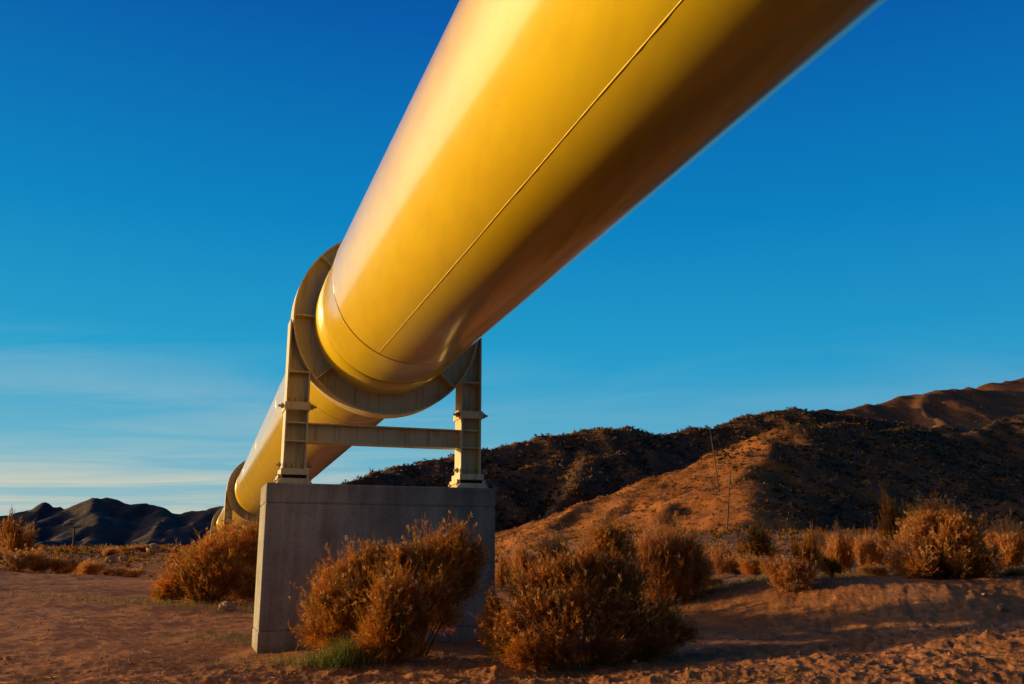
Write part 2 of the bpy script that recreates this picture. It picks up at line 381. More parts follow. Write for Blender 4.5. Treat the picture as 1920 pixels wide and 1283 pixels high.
# reinforcing wrappers and girth welds around the supports
def along(ringi, s):
    p = rings[ringi]
    if ringi == 0 and s < 0:
        u = (MIT - R1); L = np.linalg.norm(u)
        return R1 + u / L * (-s)
    nx = (rings[ringi + 1] - p) if (s > 0 and ringi < 3) else (p - rings[ringi - 1]); return p + nx / np.linalg.norm(nx) * s
def sleeve(ringi, s0, s1, dr):
    a, b = along(ringi, s0), along(ringi, s1); L = (b - a) / np.linalg.norm(b - a); mid = rings[ringi]
    pa = [a - L * .02, a, mid, b, b + L * .02] ; rr = [RAD - .002, RAD + dr, RAD + dr, RAD + dr, RAD - .002]; n = 160
    m = MB(); V = []
    for p, r in zip(pa, rr):
        sx = np.cross(L, (0, 0, 1.)); sx /= np.linalg.norm(sx); sz = np.cross(sx, L)
        V += [P(p + r * (cos(2 * pi * k / n) * sx + sin(2 * pi * k / n) * sz)) for k in range(n)]
    m.add(V, [(i * n + k, i * n + (k + 1) % n, (i + 1) * n + (k + 1) % n, (i + 1) * n + k) for i in range(4) for k in range(n)], True)
    m.build('reinforcing_wrapper', PIPE, pipeline)
def girth(p, L, rad=RAD - .003, r=.009):
    L = L / np.linalg.norm(L); sx = np.cross(L, (0, 0, 1.)); sx /= np.linalg.norm(sx); sz = np.cross(sx, L); n = 120
    m = MB(); m.tube([P(p + rad * (cos(2 * pi * k / n) * sx + sin(2 * pi * k / n) * sz) + L * .006 * sin(k * 2.3)) for k in range(n)], r, 8, closed=True)
    m.build('girth_weld', PIPE, pipeline)
for i in range(4):
    sleeve(i, -1.15 if i else -1.2, 1.5, .02)
    for s in ((-4.6, -2.2, 3.2) if i else (3.4,)): girth(along(i, s), dB, RAD, .010)
for k in range(1, 4): girth(rings[0] + (rings[1] - rings[0]) * k / 4, dB)
girth(MIT, (dB * 1 - DA) * .5, RAD - .004, .009)
# longitudinal seam: its clock position read off the photograph
def clock(px, py, p0, d):
    r = FW + (px - 960) / F * np.array([1, 0, 0]) + (641.5 - py) / F * UP; d = d / np.linalg.norm(d)
    w = CAM - p0; rp = r - d * (r @ d); wp = w - d * (w @ d); A = rp @ rp; B = 2 * rp @ wp; Cc = wp @ wp - RAD ** 2
    t = (-B - math.sqrt(max(B * B - 4 * A * Cc, 0))) / (2 * A); h = CAM + r * t - p0; h = h - d * (h @ d)
    sx = np.cross(d, (0, 0, 1.)); sx /= np.linalg.norm(sx); sz = np.cross(sx, d); return math.atan2(h @ sz, h @ sx)
def seam(p0, p1, a, r=.017, rad=RAD - .004):
    d = (p1 - p0); L = np.linalg.norm(d); d /= L; sx = np.cross(d, (0, 0, 1.)); sx /= np.linalg.norm(sx); sz = np.cross(sx, d); n = int(L / .12)
    pts = []; rr = []
    for k in range(n + 1):
        aa = a + .0022 * float(noise(k * .11, a * 7, 9)); pts.append(P(p0 + d * L * k / n + rad * (cos(aa) * sx + sin(aa) * sz))); rr.append(r * (1 + .25 * float(noise(k * .9, 3.3, 4))))
    m = MB(); m.tube(pts, rr, 8); m.build('seam_weld', PIPE, pipeline)
aN = clock(1000, 325, MIT, -DA)
seam(MIT, MIT + DA * 24, -aN + 0 if False else clock(1000, 325, MIT, DA), .008)
seam(R1 - dB * 1.2, MIT, clock(640, 612, R1, MIT - R1), .007)
seam(R1 + dB * 3.4, rings[1] - dB * 4.6, radians(205), .010)

# ------------------------------------------------------------------ pipe supports and piers
PHI = radians(19)
def build_support():
    root = empty('pipe_support', (0, 0, 0), PHI)         # local origin: ring centre dropped to z = 0 of the support; ring centre at RC
    RC = 5.993
    m = MB(); m.lathe([(1.34, -.018), (1.712, -.018), (1.712, .018), (1.34, .018)], 128); m.build('ring_web', STEEL, root, .004, RC)
    m = MB(); m.lathe([(1.712, -.24), (1.740, -.24), (1.740, .24), (1.712, .24)], 160, False)
    o = m.build('ring_flange', STEEL, root, 0, RC)
    for deg in (180, 222, 318, 0, 138, 42, 90):
        m = MB(); a = radians(deg); u = np.array([cos(a), sin(a)]); t = np.array([-sin(a), cos(a)]) * .013
        P4 = [u * 1.353 - t, u * 1.711 - t, u * 1.711 + t, u * 1.353 + t]
        m.prism([tuple(q) for q in P4], -.225, -.019); m.prism([tuple(q) for q in P4], .019, .225)
        m.build('gusset', STEEL, root, 0, RC)
    for sx, xo, xi in ((-1, -1.785, -1.385), (1, 1.805, 1.415)):
        leg = MB()
        fo = (xo, xo + .028) if sx < 0 else (xo - .028, xo)
        leg.box(fo[0], fo[1], -.21, .21, 3.235, 5.90)                       # outer flange
        fi = (xi - .028, xi) if sx < 0 else (xi, xi + .028)
        leg.box(fi[0], fi[1], -.21, .21, 3.235, 4.975)                      # inner flange
        w0, w1 = min(fo[1] if sx < 0 else fi[1], fi[0] if sx < 0 else fo[0]), max(fo[1] if sx < 0 else fi[1], fi[0] if sx < 0 else fo[0])
        poly = []                                                            # web, its top cut to the ring
        cutr = 1.742
        xs = [w1 + (w0 - w1) * k / 10 for k in range(11)]
        top = [(x, min(RC - math.sqrt(max(cutr ** 2 - x * x, 0)), 5.87)) for x in xs]
        poly = [(w0, 3.235), (w1, 3.235)] + top
        leg.prism(poly, -.012, .012)
        leg.build('leg', STEEL, root, .004)
        for z in (4.955, 4.045, 3.722):
            for ya, yb in ((-.205, -.013), (.013, .205)):
                st = MB(); st.box(w0 + .001, w1 - .001, ya, yb, z - .011, z + .011); st.build('stiffener', STEEL, root, .003)
        cl = MB(); a, b = min(xo, xi) - .025, max(xo, xi) + .025
        cl.box(a, b, -.262, -.214, 4.262, 4.405); cl.box(a, b, .214, .262, 4.262, 4.405)
        cl.box(a, a + .022, -.213, .213, 4.264, 4.403); cl.box(b - .022, b, -.213, .213, 4.264, 4.403)
        c = cl.build('clamp_plate', STEEL, root, .006)
        for zz, pr in ((4.335, .11), (3.30, .09)):
            for sd in (-1, 1):
                bo = MB(); x0 = a if sd < 0 else b; yy = -.16
                bo.tube([(x0, yy, zz), (x0 + sd * pr, yy, zz)], .022, 10); bo.tube([(x0 + sd * .012, yy, zz), (x0 + sd * .058, yy, zz)], .05, 6)
                bo.build('bolt', BOLT, root)
        for xx in (a + .09, (a + b) / 2 - .04, b - .09):
            for z in (4.405, 3.235): bo = MB(); bo.tube([(xx, -.10, z), (xx, -.10, z + .1)], .012, 8); bo.build('stud', BOLT, root)
        bp = MB(); bp.box(a - .012, b + .012, -.28, .28, 3.125, 3.234); bp.build('base_plate', STEEL, root, .008)
        be = MB()
        for k in range(5):
            q = a + .02 + (b - a - .04) * k / 4.0; be.box(q - .03, q + .03, -.24, .24, 3.062, 3.124)
        be.box(a + .01, b - .01, -.2, .2, 3.066, 3.118); be.build('bearing', BEAR, root)
        sh = MB(); cx = (a + b) / 2; sh.prism([(cx - .30, 2.962), (cx + .30, 2.962), (cx + .295, 2.99), (cx + .235, 3.06), (cx - .235, 3.06), (cx - .295, 2.99)], -.34, .34)
        for sd in (-1, 1):
            sh.box(cx + sd * .24 - .03, cx + sd * .24 + .03, -.27, .27, 3.061, 3.122)
        sh.build('bearing_shoe', STEEL, root, .006)
        for sd in (-1, 1):
            for yy in (-.26, .26):
                bo = MB(); bo.tube([(cx + sd * .265, yy, 3.0), (cx + sd * .265, yy, 3.13)], .016, 8); bo.tube([(cx + sd * .265, yy, 3.03), (cx + sd * .265, yy, 3.07)], .036, 6)
                bo.build('anchor_bolt', BOLT, root)
    cb = MB(); cb.box(-1.384, 1.414, -.012, .012, 3.733, 4.034); cb.box(-1.384, 1.414, -.15, .15, 4.0345, 4.056); cb.box(-1.384, 1.414, -.15, .15, 3.711, 3.7325)
    cb.build('crossbeam', STEEL, root, .004)
    return root
def build_pier(depth):
    root = empty('concrete_pier', (0, 0, 0), PHI)
    m = MB(); m.box(-2.072, 1.985, -.55, .55, 2.62, 2.96)
    b = m.build('cap_lift', CONC, root, .03)
    m = MB(); m.box(-2.068, 1.981, -.546, .546, .55, 2.614); m.build('pier_shaft', CONC, root, .02)
    m = MB(); m.box(-2.075, 1.988, -.553, .553, -depth, .545); m.build('pier_foot', CONC, root, .02)
    m = MB(); m.box(-2.05, 1.96, -.53, .53, .54, .56); m.box(-2.05, 1.96, -.53, .53, 2.60, 2.63); m.build('joint', CONC, root)
    return root
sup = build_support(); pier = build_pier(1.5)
sl = ['nearest steel ring support gripping the pipe above the foreground pier', 'second ring support back, partly hidden by the foreground pier',
      'third ring support back, rising above the brush left of the pier', 'farthest ring support, smallest one at the left end of the pipe']
pl = ['nearest tall grey concrete pier with its left end sunlit', 'second concrete pier back, hidden behind brush and the near pier',
      'third concrete pier back, behind the left brush', 'farthest concrete pier at the left end of the pipe']
for i, r in enumerate(rings):
    s = sup if i == 0 else copy_tree(sup); p = pier if i == 0 else copy_tree(pier)
    for o in (s, p): o.location = (r[0], r[1], r[2] - 5.993)
    tag(s, sl[i], 'pipe support', 'ring supports carrying the yellow pipe'); tag(p, pl[i], 'concrete pier', 'concrete piers under the pipe')

# ------------------------------------------------------------------ brush
def unit(v): return v / (np.linalg.norm(v, axis=-1, keepdims=True) + 1e-9)
def blades(Pn, Dn, Ln, Wd, C0, C1, rg):
    """tapered slivers: base points, directions, lengths, widths, base and tip tints"""
    n = len(Pn); side = unit(np.cross(Dn, rg.normal(size=(n, 3))))
    a = Pn - side * Wd[:, None] * .5; b = Pn + side * Wd[:, None] * .5; mid = Pn + Dn * Ln[:, None] * .55
    c = mid + side * Wd[:, None] * .38; d = mid - side * Wd[:, None] * .38; tip = Pn + Dn * Ln[:, None] + rg.normal(size=(n, 3)) * (Ln * .06)[:, None]
    V = np.stack([a, b, c, d, tip], 1).reshape(-1, 3); k = np.arange(n)[:, None] * 5
    Fq = np.concatenate([k + np.array([[0, 1, 2, 3]]), k + np.array([[3, 2, 4, 4]])], 0)
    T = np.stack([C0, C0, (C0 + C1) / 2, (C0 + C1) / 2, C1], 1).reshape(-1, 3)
    return V, k, T
def blade_mesh(name, sets, matl, parent):
    V = []; Fs = []; T = []; off = 0
    for v, k, t in sets:
        f1 = np.concatenate([k + np.array([[0, 1, 2]]), k + np.array([[0, 2, 3]]), k + np.array([[3, 2, 4]])], 0) + off
        V.append(v); Fs.append(f1); T.append(t); off += len(v)
    return npmesh(name, np.concatenate(V), np.concatenate(Fs), matl, parent, False, np.concatenate(T))
OCH = np.array([.62, .27, .04]); OLI = np.array([.30, .17, .03]); DRK = np.array([.14, .085, .03]); TIP = np.array([.66, .40, .17]); RUS = np.array([.62, .20, .028])
PAL = np.array([.68, .41, .18])
def lobed_bush(name, loc, lobes, label, seed, sprigs=900, blen=.11, bw=.011, pal=(OCH, OLI, RUS), tips=.25, base_spread=.35, group=None, upw=.5, nleaf=12, tipc=TIP, root_x=0.0, tipsize=1.0):
    """lobes: (x, y, z, rx, ry, rz) relative to loc; sprigs scattered through each, every sprig a twig with leaf slivers"""
    rg = np.random.default_rng(seed)
    root = tag(empty(name, loc), label, 'bush', group)
    lob = np.array(lobes, float); vol = lob[:, 3] * lob[:, 5] + .02; cnt = np.maximum((sprigs * vol / vol.sum()).astype(int), 12)
    PP = []; DD = []; CC = []; sets = []; tset = []; stems = MB()
    for (x, y, z, rx, ry, rz), c in zip(lob, cnt):
        u = unit(rg.normal(size=(c, 3))); rad = rg.random(c) ** .45; rag = .92 + .5 * noise(u[:, 0] * 2.6 + seed + x * 3, u[:, 2] * 2.6 + u[:, 1] * 1.3 + z * 2, seed)
        p = np.stack([x + u[:, 0] * rx * rad * rag, y + u[:, 1] * ry * rad * rag, np.maximum(z + u[:, 2] * rz * rad * rag, .03)], -1)
        b0 = np.array([root_x + (x - root_x) * base_spread, y * base_spread, 0]); d = unit(unit(u * np.array([1, 1, .8])) * .8 * rad[:, None] + unit(p - b0) * .55 + np.array([0, 0, upw]) + rg.normal(size=(c, 3)) * .22)
        ex = rg.random(c) < .22; p = p + d * (ex * rg.random(c) * 1.2 * min(rz, .5))[:, None]
        k = rg.random(c); tone = fbm(p[:, 0] * 1.7 + seed, p[:, 2] * 1.7 + p[:, 1], 2, seed + 3)[:, None] * .9
        w = np.clip(.5 + tone, 0, 1); base = pal[0] * (1 - w) + pal[1] * w
        base = np.where(k[:, None] > .7, pal[2], base) * (.75 + .5 * rg.random(c))[:, None]
        PP.append(p); DD.append(d); CC.append(base)
        # stem to the lobe
        cpt = np.array([x, y, z]); mid = (b0 + cpt) / 2 + rg.normal(size=3) * .06 * np.array([1, 1, .3]); mid[2] = max(mid[2], .1)
        r0 = .012 + .012 * rz
        stems.tube([b0 + (0, 0, -.08), mid, cpt, cpt + np.array([0, 0, rz * .5])], [r0, r0 * .8, r0 * .5, r0 * .25], 6)
        for q in range(6):
            e = p[rg.integers(c)]; stems.tube([mid * (1 - q / 8) + cpt * q / 8, (cpt + e) / 2 + rg.normal(size=3) * .04, e], [r0 * .5, r0 * .35, r0 * .15], 5)
    Pn = np.concatenate(PP); Dn = np.concatenate(DD); Cn = np.concatenate(CC); n = len(Pn)
    L = blen * 2.4 * (.7 + .6 * rg.random(n))
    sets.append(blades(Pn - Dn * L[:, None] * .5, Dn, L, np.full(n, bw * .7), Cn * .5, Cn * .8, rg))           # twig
    for k in range(nleaf):
        f = rg.random(n) * 1.0 - .45; q = Pn + Dn * (L * f)[:, None]; dd = unit(Dn + rg.normal(size=(n, 3)) * .55)
        sh = (.8 + .45 * rg.random(n))[:, None]
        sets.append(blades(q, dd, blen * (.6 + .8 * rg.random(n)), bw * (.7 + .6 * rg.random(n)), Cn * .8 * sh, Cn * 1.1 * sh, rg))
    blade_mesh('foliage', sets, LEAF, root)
    for q in range(min(70, int(n / 60))):
        e = int(rg.integers(n)); a0 = Pn[e] - Dn[e] * .15; a1 = Pn[e] + Dn[e] * (.12 + .25 * rg.random()) * (blen / .085); kx = rg.normal(size=3) * .05
        stems.tube([a0, (a0 + a1) / 2 + kx * .4, a1], [bw * .9, bw * .6, bw * .25], 4)
    if tips > 0:
        top = (rg.random(n) < tips) & (Pn[:, 2] > np.percentile(Pn[:, 2], 25)); q = Pn[top] + Dn[top] * L[top][:, None] * .5; m = len(q); tc = np.tile(tipc, (m, 1))
        for k in range(7):
            dd = unit(Dn[top] + rg.normal(size=(m, 3)) * .8); s = (.7 + .6 * rg.random(m))[:, None]
            tset.append(blades(q + rg.normal(size=(m, 3)) * .012 * tipsize, dd, np.full(m, .05 * tipsize) * (.6 + .8 * rg.random(m)), np.full(m, .016 * tipsize), tc * s * .7, tc * s, rg))
        blade_mesh('seed_heads', tset, LEAF, root)
    stems.build('stems', STEM, root)
    return root
def place(px, Y, dz=0):
    x = (px - 960) / F * (Y * cos(PITCH) + (gz((px - 960) / F * Y, Y) - 1.6) * sin(PITCH)); return (x, Y, gz(x, Y) + dz)
def lobes_px(base, Yb, L, depth=.75, shrink=.8):
    """lobes given as photo centres and radii (px) at distance Yb, made relative to base"""
    out = []
    for (px, py, rx, rz, dy) in L:
        p = pt(px, py, Yb + dy); s = (Yb + dy) / F
        out.append((p[0] - base[0], p[1] - base[1], p[2] - base[2], rx * s * shrink, max(rx * s * depth, .18) * shrink, rz * s * shrink))
    return out

# foreground bush against the pier
b = place(715, 15.4)
L1 = [(640, 1095, 52, 42, .2), (612, 1135, 50, 45, -.1), (668, 1070, 30, 32, .3), (702, 1050, 30, 30, .5), (700, 1100, 60, 50, .3), (748, 1055, 26, 34, .1), (745, 1130, 60, 55, -.2),
      (800, 1055, 50, 48, .2), (822, 1035, 28, 30, .4), (855, 1050, 42, 50, .2), (858, 1012, 13, 26, .2), (893, 1045, 13, 32, .3), (885, 1075, 20, 30, .3), (820, 1110, 60, 48, 0), (865, 1105, 30, 30, .3),
      (722, 1135, 34, 56, -.6), (712, 1195, 48, 48, -.7), (745, 1200, 35, 40, -.6), (655, 1165, 55, 35, -.1), (780, 1165, 50, 38, -.3), (590, 1190, 34, 28, -.1), (620, 1200, 34, 28, -.2), (830, 1160, 40, 28, .3), (700, 1222, 52, 26, -.6), (760, 1215, 44, 28, -.5), (640, 1222, 30, 20, -.3), (735, 1170, 40, 34, -.6), (660, 1125, 40, 34, -.2)]
lobed_bush('desert_bush', b, lobes_px(b, 15.4, L1), 'large rust orange bush in front of the grey concrete pier', 11, 7000, .085, .0062, (OCH, OLI, RUS), .22, .3, root_x=.3)
# foreground bush to its right, dark behind
b = place(1085, 14.5)
L2 = [(935, 1155, 22, 30, .2), (945, 1200, 35, 40, .1), (925, 1140, 12, 20, .2), (985, 1110, 45, 42, .2), (1025, 1090, 50, 38, .2), (1010, 1150, 60, 55, -.2), (1040, 1190, 60, 50, -.4), (1075, 1095, 45, 40, .2),
      (1075, 1140, 60, 55, -.2), (985, 1225, 50, 32, -.6), (1030, 1225, 40, 28, -.5), (1130, 1110, 50, 45, .3), (1140, 1160, 60, 55, 0), (1180, 1130, 40, 40, .3), (1200, 1180, 60, 50, .1), (1240, 1160, 35, 40, .3),
      (1255, 1195, 40, 35, .2), (1125, 1215, 60, 35, -.2), (1220, 1215, 60, 30, .1), (960, 1180, 30, 40, -.3), (1285, 1190, 18, 24, .1), (985, 1235, 50, 24, -.5), (1060, 1236, 50, 24, -.4), (1130, 1236, 50, 24, -.1), (1200, 1232, 50, 24, .1), (930, 1215, 24, 30, -.1), (915, 1180, 16, 34, .1), (1100, 1060, 30, 30, .3), (1150, 1072, 34, 36, .4), (1190, 1092, 34, 34, .4), (1060, 1075, 26, 26, .2)]
OLD = np.array([.20, .13, .05])
lobed_bush('desert_bush', b, lobes_px(b, 14.5, L2), 'wide dark bush with pale seed heads right of the pier', 12, 6000, .075, .0065, (np.array([.46, .19, .03]), DRK * 1.5, RUS), .30, .3, tipc=np.array([.78, .38, .11]))
# plume standing behind it
b = place(1140, 21.5)
lobed_bush('desert_bush', b, lobes_px(b, 21.5, [(1140, 1010, 36, 26, 0), (1120, 1040, 40, 34, 0), (1165, 1045, 34, 40, .2), (1125, 1085, 50, 40, 0), (1165, 1100, 46, 45, 0), (1095, 1075, 25, 25, -.2)]),
           'tall brown bush with golden top behind the dark seed head bush', 13, 2200, .10, .009, (OCH, OLD, RUS), .3, .3, tipc=TIP)
b = place(1250, 24)
lobed_bush('desert_bush', b, lobes_px(b, 24, [(1215, 1050, 30, 38, 0), (1250, 1040, 36, 38, .2), (1290, 1045, 34, 36, .3), (1230, 1095, 46, 50, 0), (1280, 1095, 46, 46, .2), (1310, 1080, 24, 36, .2)]),
           'bright orange broom like bush right of the brown plume', 14, 2600, .17, .0085, (RUS, OCH, PAL * .8), .1, .15, upw=1.2, nleaf=9)

# brush left of the pier
b = place(405, 29)
L5 = [(470, 1010, 22, 20, 1.5), (450, 1035, 44, 34, 1), (485, 1050, 30, 50, 1.2), (405, 1045, 46, 34, .3), (365, 1075, 46, 36, 0), (420, 1085, 60, 46, 0), (325, 1105, 34, 28, -.3), (380, 1115, 54, 26, -.4), (460, 1100, 50, 40, .6), (305, 1122, 18, 14, -.4), (430, 1010, 26, 18, 2)]
lobed_bush('desert_bush', b, lobes_px(b, 29, L5), 'broad orange bush on the open ground left of the pier', 15, 4200, .15, .013, (RUS, OCH, OLI), .2, .3, tipc=PAL, tipsize=1.5)

# mid-distance prototypes, copied along the brush line
def proto(seed, kind):
    rg = np.random.default_rng(seed); L = []
    if kind == 'broom':
        for k in range(9): a = rg.random() * 6.28; r = .1 + .45 * rg.random(); L.append((r * cos(a), r * sin(a), .45 + .3 * rg.random(), .28, .28, .34))
        return lobed_bush('desert_bush', (0, 0, -50), L, 'x', seed, 1500, .15, .012, (PAL, OCH, RUS), .12, .25, upw=1.3, nleaf=9, tipc=PAL, tipsize=1.6)
    if kind == 'round':
        for k in range(11): a = rg.random() * 6.28; r = .2 + .5 * rg.random(); L.append((r * cos(a), r * sin(a), .28 + .35 * rg.random(), .3, .3, .26))
        return lobed_bush('desert_bush', (0, 0, -50), L, 'x', seed, 1500, .11, .012, (OCH, PAL * .9, RUS), .3, .3, nleaf=8, tipc=PAL, tipsize=1.6)
    if kind == 'tall':
        for k in range(8): a = rg.random() * 6.28; r = .12 + .2 * rg.random(); L.append((r * cos(a), r * sin(a), .3 + .55 * rg.random(), .17, .17, .24))
        return lobed_bush('desert_bush', (0, 0, -50), L, 'x', seed, 500, .10, .016, (OCH * .75, OLI, RUS * .7), .1, .1, upw=1.4, nleaf=8, tipc=PAL)
    if kind == 'big':
        for k in range(34): a = rg.random() * 6.28; zz = rg.random(); r = (.12 + .5 * rg.random() ** .6) * math.sqrt(1.02 - zz * zz); L.append((r * cos(a), r * sin(a), .16 + .66 * zz, .17, .17, .18))
        for k in range(14): a = rg.random() * 6.28; r = .2 + .42 * rg.random(); L.append((r * cos(a), r * sin(a), .1 + .15 * rg.random(), .17, .17, .14))
        return lobed_bush('desert_bush', (0, 0, -50), L, 'x', seed, 6500, .055, .009, (PAL * .8, OCH, RUS), .3, .3, upw=.6, nleaf=9, tipc=PAL * 1.1, tipsize=.8)
protos = {}
def bush_at(kind, px, Y, top, wpx, label, rz=None, squash=1):
    ps = protos.setdefault(kind, [])
    want = 1 if kind == 'big' else 2
    if len(ps) < want:
        o = proto(900 + len(ps) * 7 + sum(map(ord, kind)), kind); ps.append(o)
    else:
        o = copy_tree(ps[int(rng.integers(len(ps)))])
    x, y, z = place(px, Y); H = pt(px, top, Y)[2] - z; Wm = wpx * Y / F
    o.location = (x, y, z - .03); o.rotation_euler = (0, 0, rng.random() * 6.28 if rz is None else rz)
    wid = {'broom': 1.5, 'round': 1.75, 'tall': .85, 'big': 1.3}[kind]; hh = {'broom': 1.15, 'round': .95, 'tall': 1.1, 'big': 1.02}[kind]
    sx_ = Wm / wid; o.scale = (sx_, sx_, max(H / hh, .66 * sx_)); o['label'] = label; o['group'] = 'dry bushes along the foot of the hills'
    return o
for a in [
    ('big', 1772, 23.5, 948, 160, 'biggest pale orange bush on the right, dense and rounded'),
    ('tall', 1690, 28, 932, 62, 'tall dark thin bush behind the left shoulder of the biggest bush'),
    ('tall', 1738, 29, 936, 64, 'dark thin bush poking out just above the biggest pale bush'),
    ('round', 1655, 29, 995, 54, 'pale rounded bush touching the left side of the biggest bush'),
    ('broom', 1882, 26, 985, 92, 'orange bush at the right edge of the picture'),
    ('broom', 1586, 30, 998, 66, 'feathery orange bush midway between the green tinged bush and the biggest one'),
    ('broom', 1538, 34, 1008, 52, 'feathery orange bush directly behind the green tinged bush'),
    ('round', 1478, 23, 1048, 84, 'low green tinged bush at the edge of the sunlit dirt'),
    ('tall', 1512, 23.6, 1000, 46, 'upright thin yellow bush rising from the low green tinged bush'),
    ('tall', 1562, 24, 1042, 40, 'small upright yellow sprig leaning beside the dark hollow'),
    ('round', 1440, 40, 1018, 46, 'small reddish bush on the slope left of the green tinged bush'),
    ('tall', 1415, 36, 985, 66, 'dark leggy bush standing right of the slim hillside pole'),
    ('broom', 1350, 36, 1026, 62, 'pale broom like bush just right of the bright orange bush'),
    ('round', 1388, 34, 1040, 52, 'reddish rounded bush between the pale broom and dark leggy bush'),
    ('broom', 1028, 50, 1012, 84, 'feathery bush right of the pier with a soft rounded top'),
    ('round', 960, 48, 1034, 66, 'low reddish bush touching the right edge of the pier'),
    ('round', 1090, 52, 1045, 64, 'small bush left of the tall brown plume'),
    ('round', 1640, 24.5, 1074, 60, 'low grey brown scrub at the left foot of the biggest bush'),
    ('round', 1838, 30, 1038, 44, 'short bush filling the gap right of the biggest bush'),
    ('round', 1908, 23, 1082, 46, 'low dark scrub at the right edge above the sunlit dirt'),
    ('round', 1330, 25, 1090, 46, 'low shaded bush at the right foot of the bright orange bush'),
    ('broom', 1622, 28, 1010, 50, 'pale feathery bush just left of the pale rounded bush beside the biggest one'),
    ('broom', 1515, 33, 1022, 50, 'pale feathery bush half hidden behind the upright thin yellow bush'),
    ('broom', 1415, 31, 1046, 56, 'pale low feathery bush in front of the dark leggy bush'),
    ('round', 1310, 34, 1040, 56, 'straw coloured bush peeping out right of the bright orange bush top'),
    ('broom', 985, 42, 1028, 54, 'feathery straw bush between the pier edge and the soft rounded one'),
    ('broom', 1722, 27, 985, 54, 'straw pink feathery bush in front of the dark thin bushes'),
    ('round', 20, 46, 1040, 110, 'orange bush at the left edge of the picture on the bank'),
    ('tall', 28, 50, 978, 60, 'tall leggy bush at the left edge of the picture'),
    ('round', 82, 47, 1046, 76, 'dark orange bush next to the tall leggy bush on the bank'),
    ('broom', 112, 50, 1050, 60, 'small feathery bush on the bank left of the utility pole'),
    ('round', 168, 52, 1054, 52, 'rounded bush at the foot of the left utility pole'),
    ('broom', 150, 56, 1056, 44, 'tiny feathery bush just left of the rounded one by the pole'),
    ('round', 212, 56, 1062, 50, 'flat bush right of the utility pole on the bank'),
    ('round', 245, 58, 1064, 50, 'flat reddish bush at the right end of the bank'),
    ('round', 265, 110, 1036, 36, 'small bush on the rocky rise left of the pipeline'),
    ('round', 290, 118, 1034, 30, 'small dark bush on top of the rocky rise'),
    ('round', 235, 100, 1042, 34, 'small bush at the left end of the rocky rise'),
    ('broom', 203, 90, 1046, 30, 'pointed little bush between the bank and the rocky rise'),
    ('round', 330, 70, 1062, 40, 'small bush beside the dark track left of the broad orange bush'),
]: bush_at(*a)
# unseen bushes added behind the near pier to cast a shadow band rightwards
for (x, y, s, lb) in ((-3.0, 20.6, 1.15, 'added unseen bush behind the left half of the near pier, for its shadow'), (-1.9, 21.6, 1.2, 'added unseen bush behind the middle of the near pier, for its shadow'), (-2.6, 23.0, 1.25, 'rearmost added unseen bush behind the near pier, for its shadow')):
    o = copy_tree(protos['round'][0]); o.location = (x, y, gz(x, y) - .03); o.scale = (s, s, s * 1.15); o.rotation_euler = (0, 0, x * 3); o['label'] = lb

# scrub on the hills (uncountable)
def scrub(name, hz, n, rect, size, seed, cols, nb=9, crestpts=None):
    rg = np.random.default_rng(seed); x = rg.uniform(rect[0], rect[1], n); y = rg.uniform(rect[2], rect[3], n)
    dens = fbm(x / 18, y / 18, 2, seed); k = (dens > -.25) | (rg.random(n) < .4); x, y = x[k], y[k]
    if crestpts is not None: x = np.concatenate([x, crestpts[0]]); y = np.concatenate([y, crestpts[1]])
    z = hz(x, y); g = ground(x, y, False); k = z > g - .1; x, y, z = x[k], y[k], z[k]; m = len(x); s = size * (.45 + 1.1 * rg.random(m) ** 2.2)
    base = np.stack([x, y, z], -1); sets = []
    ci = rg.integers(0, len(cols), m); C = np.array(cols)[ci]
    for j in range(nb):
        d = unit(np.stack([rg.normal(size=m) * .8, rg.normal(size=m) * .8, .3 + rg.random(m)], -1)); o = rg.normal(size=(m, 3)) * s[:, None] * .28; o[:, 2] = np.abs(o[:, 2]) * .8
        q = (.7 + .6 * rg.random(m))[:, None]
        sets.append(blades(base + o, d, s * (.5 + .6 * rg.random(m)), s * .34, C * q * .7, C * q, rg))
    o = blade_mesh(name, sets, LEAF, None); tag(o, 'sparse dry scrub dotted over the hillside', 'scrub', kind='stuff'); return o
cA = [OCH * .8, RUS * .7, DRK, OLI * .6, PAL * 1.0]
cx = rng.uniform(-10, 60, 900); 
s1 = scrub('hillside_scrub', hzA, 42000, (-15, 200, 95, 260), .33, 61, [OCH * .9, RUS * .7, DRK, OLI * .5, OCH * .6, DRK * .7, OLI * .8, PAL * .8], 8); s1['label'] = 'dry scrub covering the nearer hill with the sunlit left flank'
def crest(pts, n, jit, seed):
    rg = np.random.default_rng(seed); P3 = [pt(*p) for p in pts]; i = rg.integers(0, len(P3) - 1, n); t = rg.random(n)
    X = np.array([P3[a][0] + (P3[a + 1][0] - P3[a][0]) * q for a, q in zip(i, t)]) + rg.normal(size=n) * jit; Y = np.array([P3[a][1] + (P3[a + 1][1] - P3[a][1]) * q for a, q in zip(i, t)]) + rg.normal(size=n) * jit
    return X, Y
s2 = scrub('hillside_scrub', hzB, 22000, (-80, 170, 170, 350), .6, 62, cA, 8, crest(B_cr, 130, 2, 5)); s2['label'] = 'dry scrub covering the darker hill behind the near pier'
s3 = scrub('hillside_scrub', hzC, 1500, (80, 400, 380, 520), .8, 63, cA, 5); s3['label'] = 'thin scrub on the bare ridge at the right'
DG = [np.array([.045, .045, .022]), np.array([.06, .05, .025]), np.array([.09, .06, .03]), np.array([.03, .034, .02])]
s5 = scrub('hillside_scrub', hzA, 16000, (36, 210, 105, 300), .5, 65, DG, 9); s5['label'] = 'dark evergreen scrub on the shaded right side of the nearer hill'
